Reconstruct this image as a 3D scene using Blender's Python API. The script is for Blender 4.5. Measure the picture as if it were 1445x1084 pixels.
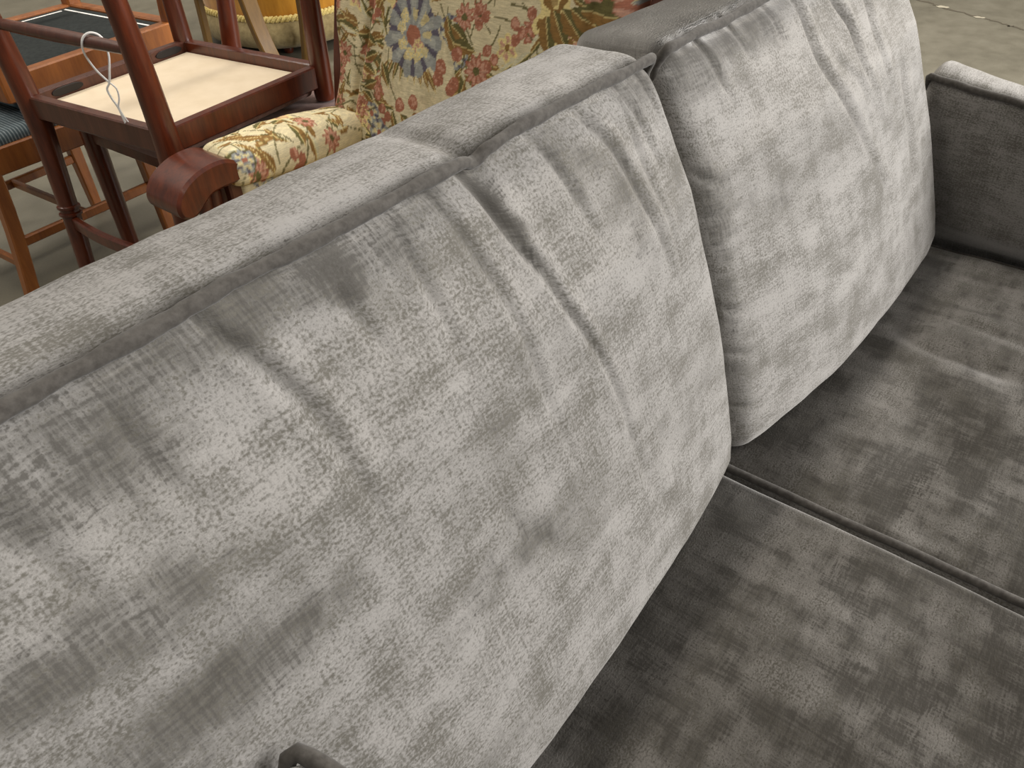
import bpy, bmesh, math
import numpy as np
from mathutils import Matrix, Vector

# ------------------------------------------------------------------ scene, camera, light
for o in list(bpy.data.objects): bpy.data.objects.remove(o)
sc = bpy.context.scene
COL = sc.collection
sc.view_settings.view_transform = 'Standard'
sc.view_settings.look = 'None'
sc.view_settings.exposure = 0.0
sc.view_settings.gamma = 1.0
sc.view_settings.use_curve_mapping = False

RIGHT = Vector((0.61831, -0.78493, -0.03972))
UP = Vector((0.52412, 0.37415, 0.76506))
FWD = Vector((0.58565, 0.49386, -0.64274))
cd = bpy.data.cameras.new('camera'); cam = bpy.data.objects.new('camera', cd); COL.objects.link(cam)
cd.sensor_width = 36.0; cd.lens = 1085.0 / 1445.0 * 36.0; cd.clip_start = 0.02
M = Matrix.Identity(4)
for i in range(3):
    M[i][0] = RIGHT[i]; M[i][1] = UP[i]; M[i][2] = -FWD[i]
M.translation = Vector((0, 0, 1.23)); cam.matrix_world = M
sc.camera = cam

W = bpy.data.worlds.new('hall_daylight'); sc.world = W; W.use_nodes = True
W.node_tree.nodes['Background'].inputs[0].default_value = (1.0, 0.97, 0.92, 1)
W.node_tree.nodes['Background'].inputs[1].default_value = 0.2

def area(name, loc, target, sx, sy, power, col):
    l = bpy.data.lights.new(name, 'AREA'); l.shape = 'RECTANGLE'; l.size = sx; l.size_y = sy
    l.energy = power; l.color = col
    o = bpy.data.objects.new(name, l); COL.objects.link(o); o.location = loc
    o.rotation_euler = (Vector(target) - Vector(loc)).to_track_quat('-Z', 'Y').to_euler()
    return o
area('loading_door_daylight', (3.1, -2.9, 2.3), (0.9, 0.5, 0.6), 3.2, 2.4, 415, (1.0, 0.985, 0.965))
for yy, pw in ((-2.2, 60), (2.0, 120), (5.2, 190)):
    area('ceiling_strip_light', (3.5, yy, 4.6), (3.5, yy, 0), 12.0, 0.35, pw * 1.75, (1.0, 0.93, 0.82))

# ------------------------------------------------------------------ helpers
def lin(c):
    c = np.asarray(c, float) / 255.0
    return tuple(np.where(c <= 0.04045, c / 12.92, ((c + 0.055) / 1.055) ** 2.4))

def tag(o, label=None, cat=None, group=None, kind=None):
    for k, v in (('label', label), ('category', cat), ('group', group), ('kind', kind)):
        if v: o[k] = v
    return o

def empty(name, loc, rot=(0, 0, 0)):
    o = bpy.data.objects.new(name, None); COL.objects.link(o); o.location = loc; o.rotation_euler = rot
    o.empty_display_size = 0.1
    return o

def mesh(name, V, F, mat, parent=None, smooth=True, uv=None, nap=None, rgb=None, org=(0, 0, 0), wear_shade=None):
    V = np.asarray(V, float) - np.asarray(org, float)
    me = bpy.data.meshes.new(name)
    me.from_pydata(V.tolist(), [], [list(map(int, f)) for f in F])
    if smooth: me.polygons.foreach_set('use_smooth', [True] * len(me.polygons))
    if uv is not None:
        l = me.uv_layers.new(name='UVMap'); l.data.foreach_set('uv', np.asarray(uv, np.float32).ravel())
    if nap is not None:
        a = me.attributes.new('nap', 'FLOAT_VECTOR', 'POINT'); a.data.foreach_set('vector', np.asarray(nap, np.float32).ravel())
    if wear_shade is not None:
        a = me.attributes.new('wear_shade', 'FLOAT', 'POINT'); a.data.foreach_set('value', np.asarray(wear_shade, np.float32).ravel())
    if smooth and nap is None: me.set_sharp_from_angle(angle=math.radians(38))
    if rgb is not None:
        a = me.attributes.new('print', 'FLOAT_COLOR', 'POINT')
        c = np.ones((len(V), 4), np.float32); c[:, :3] = rgb; a.data.foreach_set('color', c.ravel())
    me.update()
    o = bpy.data.objects.new(name, me); COL.objects.link(o)
    if mat: me.materials.append(mat)
    if parent: o.parent = parent
    return o

def copy_tree(o, parent=None):
    c = o.copy(); COL.objects.link(c)
    if parent is not None:
        c.parent = parent
    for ch in list(o.children): copy_tree(ch, c)
    return c

def hash2(ix, iy, seed):
    h = np.sin(ix * 127.1 + iy * 311.7 + seed * 74.7) * 43758.5453
    return h - np.floor(h)
def vnoise(x, y, seed=0):
    ix, iy = np.floor(x), np.floor(y); fx, fy = x - ix, y - iy
    fx = fx * fx * (3 - 2 * fx); fy = fy * fy * (3 - 2 * fy)
    a = hash2(ix, iy, seed); b = hash2(ix + 1, iy, seed); c = hash2(ix, iy + 1, seed); d = hash2(ix + 1, iy + 1, seed)
    return (a * (1 - fx) + b * fx) * (1 - fy) + (c * (1 - fx) + d * fx) * fy
def fbm(x, y, seed=0, n=4):
    s = 0; a = 0.5; t = 0
    for k in range(n):
        s = s + a * vnoise(x * 2 ** k, y * 2 ** k, seed + k * 13); t += a; a *= 0.55
    return s / t

def axis_samples(lo, hi, r, step):
    n = max(2, int(math.ceil((hi - lo - 2 * r) / step)) + 1)
    e = np.array([0, .12, .28, .45, .63, .82])
    return np.concatenate([lo + r * e, np.linspace(lo + r, hi - r, n), (hi - r * e)[::-1]])

def rbox(lo, hi, r, steps):
    """rounded box of quads; returns cube coordinates Q, points P, faces F, loop uv"""
    lo = np.array(lo, float); hi = np.array(hi, float)
    S = [axis_samples(lo[k], hi[k], r, steps[k]) for k in range(3)]
    Q = []; F = []; UV = []; base = 0
    for ax in range(3):
        a, b = [k for k in range(3) if k != ax]
        A, B = S[a], S[b]
        for side in (0, 1):
            g = np.zeros((len(A), len(B), 3)); g[:, :, a] = A[:, None]; g[:, :, b] = B[None, :]
            g[:, :, ax] = hi[ax] if side else lo[ax]
            Q.append(g.reshape(-1, 3))
            i, j = np.meshgrid(np.arange(len(A) - 1), np.arange(len(B) - 1), indexing='ij')
            v00 = i * len(B) + j; v10 = v00 + len(B); v01 = v00 + 1; v11 = v10 + 1
            f = np.stack([v00, v10, v11, v01], -1).reshape(-1, 4)
            if (side == 1) == (ax == 1): f = f[:, ::-1]
            ua, ub = (g[:, :, a], g[:, :, b])
            uvv = np.stack([ua.ravel(), ub.ravel()], -1) + np.array([ax * 1.7 + side * .9, ax * .77])
            UV.append(uvv[f].reshape(-1, 2)); F.append(f + base); base += len(A) * len(B)
    Q = np.concatenate(Q); F = np.concatenate(F); UV = np.concatenate(UV)
    key = np.round(Q * 1e6).astype(np.int64)
    _, idx, inv = np.unique(key, axis=0, return_index=True, return_inverse=True)
    Q = Q[idx]; F = inv.reshape(-1)[F]
    core = np.clip(Q, lo + r, hi - r); d = Q - core
    n = np.linalg.norm(d, axis=1, keepdims=True); P = core + r * d / np.maximum(n, 1e-9)
    N = d / np.maximum(n, 1e-9)
    return Q, P, N, F, UV

def tube(path, rad, segs=10, cap=True, squash=None):
    path = np.asarray(path, float); n = len(path)
    rad = np.full(n, rad) if np.isscalar(rad) else np.asarray(rad, float)
    T = np.gradient(path, axis=0); T /= np.linalg.norm(T, axis=1, keepdims=True)
    ref = np.array([0, 0, 1.0]) if abs(T[0][2]) < .9 else np.array([1.0, 0, 0])
    V = []; u = ref - T[0] * ref.dot(T[0]); u /= np.linalg.norm(u)
    for k in range(n):
        u = u - T[k] * u.dot(T[k]); u /= np.linalg.norm(u); w = np.cross(T[k], u)
        for s in range(segs):
            a = 2 * math.pi * s / segs
            V.append(path[k] + rad[k] * (math.cos(a) * u + math.sin(a) * w))
    F = []
    for k in range(n - 1):
        for s in range(segs):
            a = k * segs + s; b = k * segs + (s + 1) % segs
            F.append((a, b, b + segs, a + segs))
    if cap:
        F.append(tuple(range(segs))[::-1]); F.append(tuple(range((n - 1) * segs, n * segs)))
    return np.array(V), F

def spline(pts, n):
    pts = np.asarray(pts, float); m = len(pts)
    t = np.linspace(0, m - 1, n); out = []
    for tt in t:
        i = min(int(tt), m - 2); f = tt - i
        p0, p1, p2, p3 = pts[max(i - 1, 0)], pts[i], pts[i + 1], pts[min(i + 2, m - 1)]
        out.append(.5 * ((2 * p1) + (p2 - p0) * f + (2 * p0 - 5 * p1 + 4 * p2 - p3) * f * f + (3 * p1 - p0 - 3 * p2 + p3) * f ** 3))
    return np.array(out)

def bar(p0, p1, w, h, up=(0, 0, 1), bev=0.004, w1=None, h1=None):
    """bevelled bar from p0 to p1, w wide (sideways), h high (along up); optional end sizes"""
    p0 = np.array(p0, float); p1 = np.array(p1, float); t = p1 - p0; L = np.linalg.norm(t); t /= L
    up = np.array(up, float); up -= t * up.dot(t); up /= np.linalg.norm(up); s = np.cross(t, up)
    V = []; F = []
    for p, ww, hh in ((p0, w, h), (p0 + t * bev, w, h), (p1 - t * bev, w1 or w, h1 or h), (p1, w1 or w, h1 or h)):
        sh = bev * .9 if (p is p0 or p is p1) else 0
        a, b = ww / 2 - sh, hh / 2 - sh; c = bev
        for x, y in ((-a + c, -b), (a - c, -b), (a, -b + c), (a, b - c), (a - c, b), (-a + c, b), (-a, b - c), (-a, -b + c)):
            V.append(p + s * x + up * y)
    for k in range(3):
        for q in range(8):
            a = k * 8 + q; b = k * 8 + (q + 1) % 8
            F.append((a, b, b + 8, a + 8))
    F.append(tuple(range(8))[::-1]); F.append(tuple(range(24, 32)))
    return np.array(V), F

def sweep(pts, w, h, up, c=.004):
    """continuous chamfered bar along a path; w, h may vary"""
    pts = np.asarray(pts, float); n = len(pts); T = np.gradient(pts, axis=0); T /= np.linalg.norm(T, axis=1, keepdims=True)
    w = np.broadcast_to(w, n); h = np.broadcast_to(h, n); V = []; F = []
    for k in range(n):
        u = np.array(up, float); u -= T[k] * u.dot(T[k]); u /= np.linalg.norm(u); sd = np.cross(T[k], u); a, b = w[k] / 2, h[k] / 2
        for x, y in ((-a + c, -b), (a - c, -b), (a, -b + c), (a, b - c), (a - c, b), (-a + c, b), (-a, b - c), (-a, -b + c)):
            V.append(pts[k] + sd * x + u * y)
        if k: F += [((k - 1) * 8 + q, (k - 1) * 8 + (q + 1) % 8, k * 8 + (q + 1) % 8, k * 8 + q) for q in range(8)]
    F.append(tuple(range(8))[::-1]); F.append(tuple(range(8 * n - 8, 8 * n)))
    return np.array(V), F

def join(*parts):
    V = []; F = []; b = 0
    for v, f in parts:
        V.append(np.asarray(v)); F += [tuple(int(i) + b for i in q) for q in f]; b += len(v)
    return np.concatenate(V), F

def extrude_profile(prof, a0, a1, fn, bev=0.006):
    """closed 2-D profile swept between a0 and a1 with a chamfer; fn(u,v,a)->xyz"""
    prof = np.asarray(prof, float); n = len(prof)
    c = prof.mean(0)
    d = np.roll(prof, -1, 0) - np.roll(prof, 1, 0); nrm = np.stack([d[:, 1], -d[:, 0]], 1); nrm /= np.linalg.norm(nrm, axis=1, keepdims=True)
    area2 = np.sum(prof[:, 0] * np.roll(prof[:, 1], -1) - np.roll(prof[:, 0], -1) * prof[:, 1])
    if area2 < 0: nrm = -nrm
    inner = prof - nrm * bev
    V = []
    for P_, a in ((inner, a0), (prof, a0 + bev), (prof, a1 - bev), (inner, a1)):
        V += [fn(p[0], p[1], a) for p in P_]
    F = []
    for k in range(3):
        for q in range(n):
            F.append((k * n + q, k * n + (q + 1) % n, (k + 1) * n + (q + 1) % n, (k + 1) * n + q))
    F.append(tuple(range(n))[::-1]); F.append(tuple(range(3 * n, 4 * n)))
    return np.array(V), F

# ------------------------------------------------------------------ materials
def new_mat(name):
    m = bpy.data.materials.new(name); m.use_nodes = True
    nt = m.node_tree; b = nt.nodes['Principled BSDF']
    return m, nt, b
def nd(nt, typ, **kw):
    n = nt.nodes.new(typ)
    for k, v in kw.items(): setattr(n, k, v)
    return n
def mathn(nt, op, a, b=None, c=None):
    n = nd(nt, 'ShaderNodeMath', operation=op)
    for i, v in enumerate((a, b, c)):
        if v is None: continue
        if isinstance(v, (int, float)): n.inputs[i].default_value = v
        else: nt.links.new(v, n.inputs[i])
    return n.outputs[0]
def noise(nt, vec, scale, detail=3, rough=.55, stretch=None):
    if stretch:
        mp = nd(nt, 'ShaderNodeMapping'); mp.inputs['Scale'].default_value = stretch
        nt.links.new(vec, mp.inputs['Vector']); vec = mp.outputs[0]
    n = nd(nt, 'ShaderNodeTexNoise'); n.inputs['Scale'].default_value = scale
    n.inputs['Detail'].default_value = detail; n.inputs['Roughness'].default_value = rough
    nt.links.new(vec, n.inputs['Vector'])
    return n.outputs['Fac']
def ramp(nt, fac, stops):
    r = nd(nt, 'ShaderNodeValToRGB'); e = r.color_ramp.elements
    while len(e) < len(stops): e.new(.5)
    for i, (p, c) in enumerate(stops):
        e[i].position = p; e[i].color = (c[0], c[1], c[2], 1)
    nt.links.new(fac, r.inputs[0]); return r.outputs[0]

def velvet(name, tone=1.0, sheen=.55):
    m, nt, b = new_mat(name)
    uv = nd(nt, 'ShaderNodeUVMap').outputs[0]
    at = nd(nt, 'ShaderNodeAttribute', attribute_name='nap')
    geo = nd(nt, 'ShaderNodeNewGeometry')
    patch = noise(nt, uv, 1.0, 4, .6, (9, 24, 1))
    patch2 = noise(nt, uv, 1.0, 3, .55, (26, 8, 1))
    stip = noise(nt, uv, 1.0, 2, .6, (330, 460, 1))
    thr = noise(nt, uv, 1.0, 2, .5, (36, 330, 1))
    thr2 = noise(nt, uv, 1.0, 2, .5, (330, 36, 1))
    s = mathn(nt, 'MULTIPLY', patch, .50)
    for q, wt in ((patch2, .25), (stip, .58), (thr, .26), (thr2, .19)):
        s = mathn(nt, 'MULTIPLY_ADD', q, wt, s)
    mr = nd(nt, 'ShaderNodeMapRange'); mr.interpolation_type = 'SMOOTHSTEP'
    nt.links.new(s, mr.inputs[0]); mr.inputs[1].default_value = .74; mr.inputs[2].default_value = 1.02
    mm = mr.outputs[0]
    colr = ramp(nt, mm, [(0, VEL_DARK), (.55, VEL_MID), (1, VEL_LIGHT)])
    wr = nd(nt, 'ShaderNodeAttribute', attribute_name='wear_shade')  # crushed marks, plus fold and top-band shade put into the colour
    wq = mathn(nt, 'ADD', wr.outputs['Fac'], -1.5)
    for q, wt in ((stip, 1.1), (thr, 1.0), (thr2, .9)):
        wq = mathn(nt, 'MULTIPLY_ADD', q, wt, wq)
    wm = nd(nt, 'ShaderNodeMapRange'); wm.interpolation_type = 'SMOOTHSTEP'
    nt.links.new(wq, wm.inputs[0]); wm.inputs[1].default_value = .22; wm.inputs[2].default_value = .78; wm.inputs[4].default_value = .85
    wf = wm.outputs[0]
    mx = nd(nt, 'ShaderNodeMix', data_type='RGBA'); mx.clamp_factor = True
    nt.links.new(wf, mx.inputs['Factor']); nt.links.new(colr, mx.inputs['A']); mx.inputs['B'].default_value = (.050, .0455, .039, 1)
    tn = nd(nt, 'ShaderNodeVectorMath', operation='SCALE'); tn.inputs['Scale'].default_value = tone
    nt.links.new(mx.outputs['Result'], tn.inputs[0]); nt.links.new(tn.outputs[0], b.inputs['Base Color'])
    # the pile leans: tilt the shading normal along the brushed direction, more where it is crushed
    mod = mathn(nt, 'ADD', mathn(nt, 'MULTIPLY', patch, 1.0), .5)
    sc_ = nd(nt, 'ShaderNodeVectorMath', operation='SCALE')
    nt.links.new(at.outputs['Vector'], sc_.inputs[0]); nt.links.new(mod, sc_.inputs['Scale'])
    ad = nd(nt, 'ShaderNodeVectorMath', operation='ADD')
    nt.links.new(geo.outputs['Normal'], ad.inputs[0]); nt.links.new(sc_.outputs[0], ad.inputs[1])
    nm = nd(nt, 'ShaderNodeVectorMath', operation='NORMALIZE'); nt.links.new(ad.outputs[0], nm.inputs[0])
    bp = nd(nt, 'ShaderNodeBump'); bp.inputs['Strength'].default_value = .35; bp.inputs['Distance'].default_value = .0012
    nt.links.new(mathn(nt, 'ADD', stip, mathn(nt, 'MULTIPLY', thr, .5)), bp.inputs['Height'])
    nt.links.new(nm.outputs[0], bp.inputs['Normal'])
    nt.links.new(bp.outputs[0], b.inputs['Normal'])
    b.inputs['Roughness'].default_value = .8
    b.inputs['Specular IOR Level'].default_value = .12
    b.inputs['Sheen Weight'].default_value = sheen
    b.inputs['Sheen Roughness'].default_value = .45
    b.inputs['Sheen Tint'].default_value = (1, .97, .94, 1)
    return m
VEL_DARK = (.096, .089, .076); VEL_MID = (.18, .171, .159); VEL_LIGHT = (.252, .240, .226)

def wood(name, c0, c1, rough=.28, coat=.5, scale=1.0):
    m, nt, b = new_mat(name)
    tc = nd(nt, 'ShaderNodeTexCoord').outputs['Object']
    a = noise(nt, tc, 6 * scale, 5, .6, (9, 9, 1.2)); g = noise(nt, tc, 40 * scale, 3, .6, (4, 4, .5))
    f = mathn(nt, 'ADD', mathn(nt, 'MULTIPLY', a, .7), mathn(nt, 'MULTIPLY', g, .35))
    nt.links.new(ramp(nt, f, [(.3, c0), (.75, c1)]), b.inputs['Base Color'])
    b.inputs['Roughness'].default_value = rough
    b.inputs['Coat Weight'].default_value = coat; b.inputs['Coat Roughness'].default_value = .15
    return m
def cloth(name, c0, c1, scale=60, rough=.9, stretch=(1, 1, 1), sheen=.2):
    m, nt, b = new_mat(name)
    tc = nd(nt, 'ShaderNodeTexCoord').outputs['Object']
    f = noise(nt, tc, scale, 3, .6, stretch)
    nt.links.new(ramp(nt, f, [(.35, c0), (.68, c1)]), b.inputs['Base Color'])
    b.inputs['Roughness'].default_value = rough; b.inputs['Specular IOR Level'].default_value = .2
    b.inputs['Sheen Weight'].default_value = sheen
    bp = nd(nt, 'ShaderNodeBump'); bp.inputs['Strength'].default_value = .2; bp.inputs['Distance'].default_value = .001
    nt.links.new(f, bp.inputs['Height']); nt.links.new(bp.outputs[0], b.inputs['Normal'])
    return m

MV = velvet('grey_crushed_velvet')
MP = cloth('bias_cut_velvet_piping', (.045, .040, .035), (.078, .071, .063), 160, .85, sheen=.12)
MAHOG = wood('mahogany', (.036, .006, .0025), (.15, .029, .008), .32, .35)
MAHOGD = wood('worn_mahogany', (.042, .010, .005), (.13, .038, .018), .4, .2)
HONEY = wood('honey_oak', (.17, .048, .008), (.36, .12, .022), .4, .2)
HONEYD = wood('golden_beech', (.10, .05, .009), (.19, .10, .02), .45, .2)
CREAM = cloth('cream_lining', (.72, .60, .44), (.78, .66, .50), 14, .95, sheen=0)
BLACKC = cloth('black_lining', (.018, .022, .022), (.032, .037, .036), 120, .95, sheen=0)
MAUVE = cloth('mauve_velour', (.20, .12, .10), (.27, .165, .145), 80, .9)
GOLDC = cloth('gold_velour', (.36, .15, .008), (.52, .24, .02), 9, .8, (3, 3, .6), .4)
BRAID = cloth('gold_braid', (.52, .38, .10), (.78, .64, .27), 160, .8)
BEIGE = cloth('beige_damask', (.22, .165, .075), (.32, .25, .12), 40, .9)
STRINGM = cloth('white_string', (.88, .87, .84), (.95, .94, .92), 300, .85)
m, nt, b = new_mat('recess_shade'); DARK = m  # near-black colour painted as the shade inside the rail's pocket holes
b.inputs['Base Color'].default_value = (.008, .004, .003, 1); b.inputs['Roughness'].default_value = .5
m, nt, b = new_mat('screw_steel'); STEEL = m
b.inputs['Base Color'].default_value = (.12, .11, .1, 1); b.inputs['Metallic'].default_value = .9; b.inputs['Roughness'].default_value = .3

def striped(name):
    m, nt, b = new_mat(name)
    tc = nd(nt, 'ShaderNodeTexCoord').outputs['Object']
    w = nd(nt, 'ShaderNodeTexWave', wave_type='BANDS', bands_direction='Y'); w.inputs['Scale'].default_value = 36
    w.inputs['Distortion'].default_value = .6; w.inputs['Detail'].default_value = 2
    nt.links.new(tc, w.inputs['Vector'])
    f = mathn(nt, 'ADD', mathn(nt, 'MULTIPLY', w.outputs['Fac'], .6), mathn(nt, 'MULTIPLY', noise(nt, tc, 130, 2), .4))
    nt.links.new(ramp(nt, f, [(.25, (.045, .068, .08)), (.62, (.085, .12, .14)), (.85, (.26, .30, .31))]), b.inputs['Base Color'])
    b.inputs['Roughness'].default_value = .85
    return m
BLUE = striped('blue_striped_weave')

def floral_mat():
    m, nt, b = new_mat('floral_tapestry')
    at = nd(nt, 'ShaderNodeAttribute', attribute_name='print')
    uv = nd(nt, 'ShaderNodeTexCoord').outputs['Object']
    f = noise(nt, uv, 1, 3, .6, (60, 60, 420)); g = noise(nt, uv, 500, 2)
    v = mathn(nt, 'ADD', mathn(nt, 'MULTIPLY', f, .7), mathn(nt, 'MULTIPLY', g, .3))
    mr = nd(nt, 'ShaderNodeMapRange'); nt.links.new(v, mr.inputs[0])
    for i, q in ((1, .3), (2, .7), (3, .72), (4, 1.2)): mr.inputs[i].default_value = q
    s = nd(nt, 'ShaderNodeVectorMath', operation='SCALE')
    nt.links.new(at.outputs['Color'], s.inputs[0]); nt.links.new(mr.outputs[0], s.inputs['Scale'])
    nt.links.new(s.outputs[0], b.inputs['Base Color'])
    b.inputs['Roughness'].default_value = .85; b.inputs['Specular IOR Level'].default_value = .2
    bp = nd(nt, 'ShaderNodeBump'); bp.inputs['Strength'].default_value = .3; bp.inputs['Distance'].default_value = .001
    nt.links.new(v, bp.inputs['Height']); nt.links.new(bp.outputs[0], b.inputs['Normal'])
    return m
FLORAL = floral_mat()

def floor_mat():
    m, nt, b = new_mat('polished_concrete')
    tc = nd(nt, 'ShaderNodeTexCoord').outputs['Object']
    a = noise(nt, tc, .9, 6, .62); c = noise(nt, tc, 9, 5, .6); d = noise(nt, tc, 140, 2)
    f = mathn(nt, 'ADD', mathn(nt, 'MULTIPLY', a, .5), mathn(nt, 'ADD', mathn(nt, 'MULTIPLY', c, .33), mathn(nt, 'MULTIPLY', d, .17)))
    nt.links.new(ramp(nt, f, [(.3, (.088, .079, .057)), (.5, (.147, .133, .097)), (.72, (.21, .192, .147))]), b.inputs['Base Color'])
    nt.links.new(ramp(nt, c, [(.3, (.38,) * 3), (.7, (.6,) * 3)]), b.inputs['Roughness'])
    return m
FLOOR = floor_mat()
WALLM = cloth('painted_block', (.5, .48, .44), (.58, .56, .52), 3, .9, sheen=0)
m, nt, b = new_mat('crack_dark'); CRACK = m  # dark colour of the hairline joint
b.inputs['Base Color'].default_value = (.09, .075, .05, 1); b.inputs['Roughness'].default_value = .9
m, nt, b = new_mat('chipped_edge'); CHIP = m
b.inputs['Base Color'].default_value = (.42, .38, .29, 1); b.inputs['Roughness'].default_value = .9

# ------------------------------------------------------------------ floor
fx = [(-6, -8), (12, -8), (12, 12), (-6, 12)]
V, F = bar((-6, 2, -.05), (14, 2, -.05), 20, .1, bev=.002)
fl = tag(mesh('floor', V, F, FLOOR, smooth=False), 'dull polished concrete warehouse floor', None, None, 'structure')
rng = np.random.RandomState(4)
# hairline joint crossing the open floor beyond the arm
cp = np.array([(5.3, 1.5), (5.12, 1.15), (5.034, .999), (4.938, .803), (4.86, .649), (4.813, .558), (4.6, .2)])
pts = spline(np.c_[cp, np.zeros(len(cp))], 60); pts[:, :2] += rng.normal(0, .006, (60, 2))
V = []; F = []
for k, p in enumerate(pts):
    w = .006 + .006 * rng.rand()
    V += [(p[0] - w, p[1], .0012), (p[0] + w, p[1], .0012)]
    if k: F.append((2 * k - 2, 2 * k - 1, 2 * k + 1, 2 * k))
mesh('floor_crack', V, F, CRACK, fl, False)
for x, y, a, b_ in ((5.045, 1.01, .02, .035), (4.93, .795, .014, .03)):
    V = [(x + a * math.cos(t) * (1 + .3 * math.sin(5 * t)), y + b_ * math.sin(t), .0018) for t in np.linspace(0, 6.283, 17)[:-1]]
    mesh('floor_chip', V, [tuple(range(16))], CHIP, fl, False)

tag(mesh('wall_back', *bar((-6, 11.95, 2.4), (14, 11.95, 2.4), .1, 4.8), WALLM, smooth=False), 'pale painted block wall of the hall', None, None, 'structure')
tag(mesh('wall_right', *bar((13.95, -8, 2.4), (13.95, 11.9, 2.4), .1, 4.8), WALLM, smooth=False), 'pale painted block side wall of the hall', None, None, 'structure')

# ------------------------------------------------------------------ the grey sofa
SO = (.72, .15, 0)
def creases(x, z, lst):
    """inward depth field of folds given as polylines (x, z)"""
    out = np.zeros_like(x)
    for pts, depth, w in lst:
        w = w * .72
        p = spline(np.array(pts, float), 40); n = len(p)
        dmin = np.full(x.shape, 1e9); tb = np.zeros(x.shape); sd = np.zeros(x.shape)
        lo = p.min(0) - 6 * w; hi = p.max(0) + 6 * w
        msk = (x > lo[0]) & (x < hi[0]) & (z > lo[1]) & (z < hi[1])
        if not msk.any(): continue
        xs, zs = x[msk], z[msk]; dm = np.full(xs.shape, 1e9); tm = np.zeros(xs.shape); sg = np.zeros(xs.shape)
        for k in range(n - 1):
            a, d = p[k], p[k + 1] - p[k]; L2 = d.dot(d) + 1e-12
            t = np.clip(((xs - a[0]) * d[0] + (zs - a[1]) * d[1]) / L2, 0, 1)
            ex = xs - a[0] - t * d[0]; ez = zs - a[1] - t * d[1]; dd = np.hypot(ex, ez)
            s = np.sign(d[0] * ez - d[1] * ex)
            q = dd < dm; dm[q] = dd[q]; tm[q] = ((k + t) / (n - 1))[q]; sg[q] = s[q]
        fade = np.clip(tm / .08, 0.25, 1) * np.clip((1 - tm) / .45, 0, 1)
        prof = np.exp(-(dm / w) ** 2) - .40 * np.exp(-((dm - 2.4 * w) / (1.5 * w)) ** 2) * (1 + .5 * sg)
        out[msk] += .62 * depth * fade * prof
    return out

ZT = [.38, .45, .496, .53, .684, .844, .973, 1.1]; YT = [.275, .250, .242, .248, .288, .341, .407, .47]
LCREASE = [
 ([(.427, .97), (.434, .94), (.441, .906), (.455, .877), (.462, .844), (.477, .805), (.493, .748), (.496, .683), (.502, .639)], .0085, .006),
 ([(.428, .985), (.436, .95), (.446, .91), (.458, .87)], .009, .009),
 ([(.51, .974), (.526, .938), (.535, .899), (.541, .86)], .006, .007),
 ([(.581, .964), (.608, .93), (.622, .882), (.634, .828), (.64, .78)], .008, .008),
 ([(.384, .972), (.391, .946), (.397, .913), (.403, .879), (.403, .782), (.41, .70)], .0055, .007),
 ([(.342, .968), (.34, .93), (.339, .887), (.336, .85)], .005, .007),
 ([(.27, .94), (.276, .921), (.286, .88)], .005, .008),
 ([(.177, .97), (.184, .949), (.197, .925), (.211, .885), (.212, .84), (.22, .77)], .008, .008),
 ([(.104, .943), (.109, .914), (.118, .88)], .004, .008),
 ([(.661, .97), (.672, .927), (.68, .88)], .006, .007),
 ([(.705, .975), (.709, .933), (.718, .89)], .006, .006),
 ([(.655, .955), (.65, .90), (.655, .84), (.66, .76)], .003, .006),
 ([(.02, .95), (.04, .90), (.05, .84)], .004, .010),
 ([(.31, .75), (.36, .66), (.43, .60)], .003, .012),
 ([(.50, .66), (.52, .60), (.58, .52)], .003, .012)]
RCREASE = [
 ([(1.06, 1.0), (1.076, .958), (1.075, .892), (1.099, .84), (1.177, .708), (1.24, .6)], .010, .010),
 ([(1.165, .97), (1.177, .932), (1.198, .899), (1.195, .848), (1.226, .785)], .013, .009),
 ([(1.283, .95), (1.283, .917), (1.268, .848), (1.295, .771)], .007, .010),
 ([(1.12, .88), (1.2, .80), (1.27, .72)], .004, .010),
 ([(1.35, .80), (1.33, .68), (1.30, .60)], .006, .016),
 ([(.748, .852), (.769, .837), (.80, .832)], .006, .006),
 ([(.747, .796), (.774, .799), (.81, .80)], .006, .006),
 ([(.746, .691), (.778, .681), (.81, .684)], .006, .006),
 ([(.745, .63), (.78, .622), (.80, .625)], .004, .006),
 ([(.745, .55), (.77, .545), (.80, .55)], .005, .006),
 ([(.83, .965), (.838, .93), (.85, .89)], .005, .007),
 ([(.91, .97), (.918, .92)], .005, .007),
 ([(1.0, .97), (1.005, .92)], .004, .007)]

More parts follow.
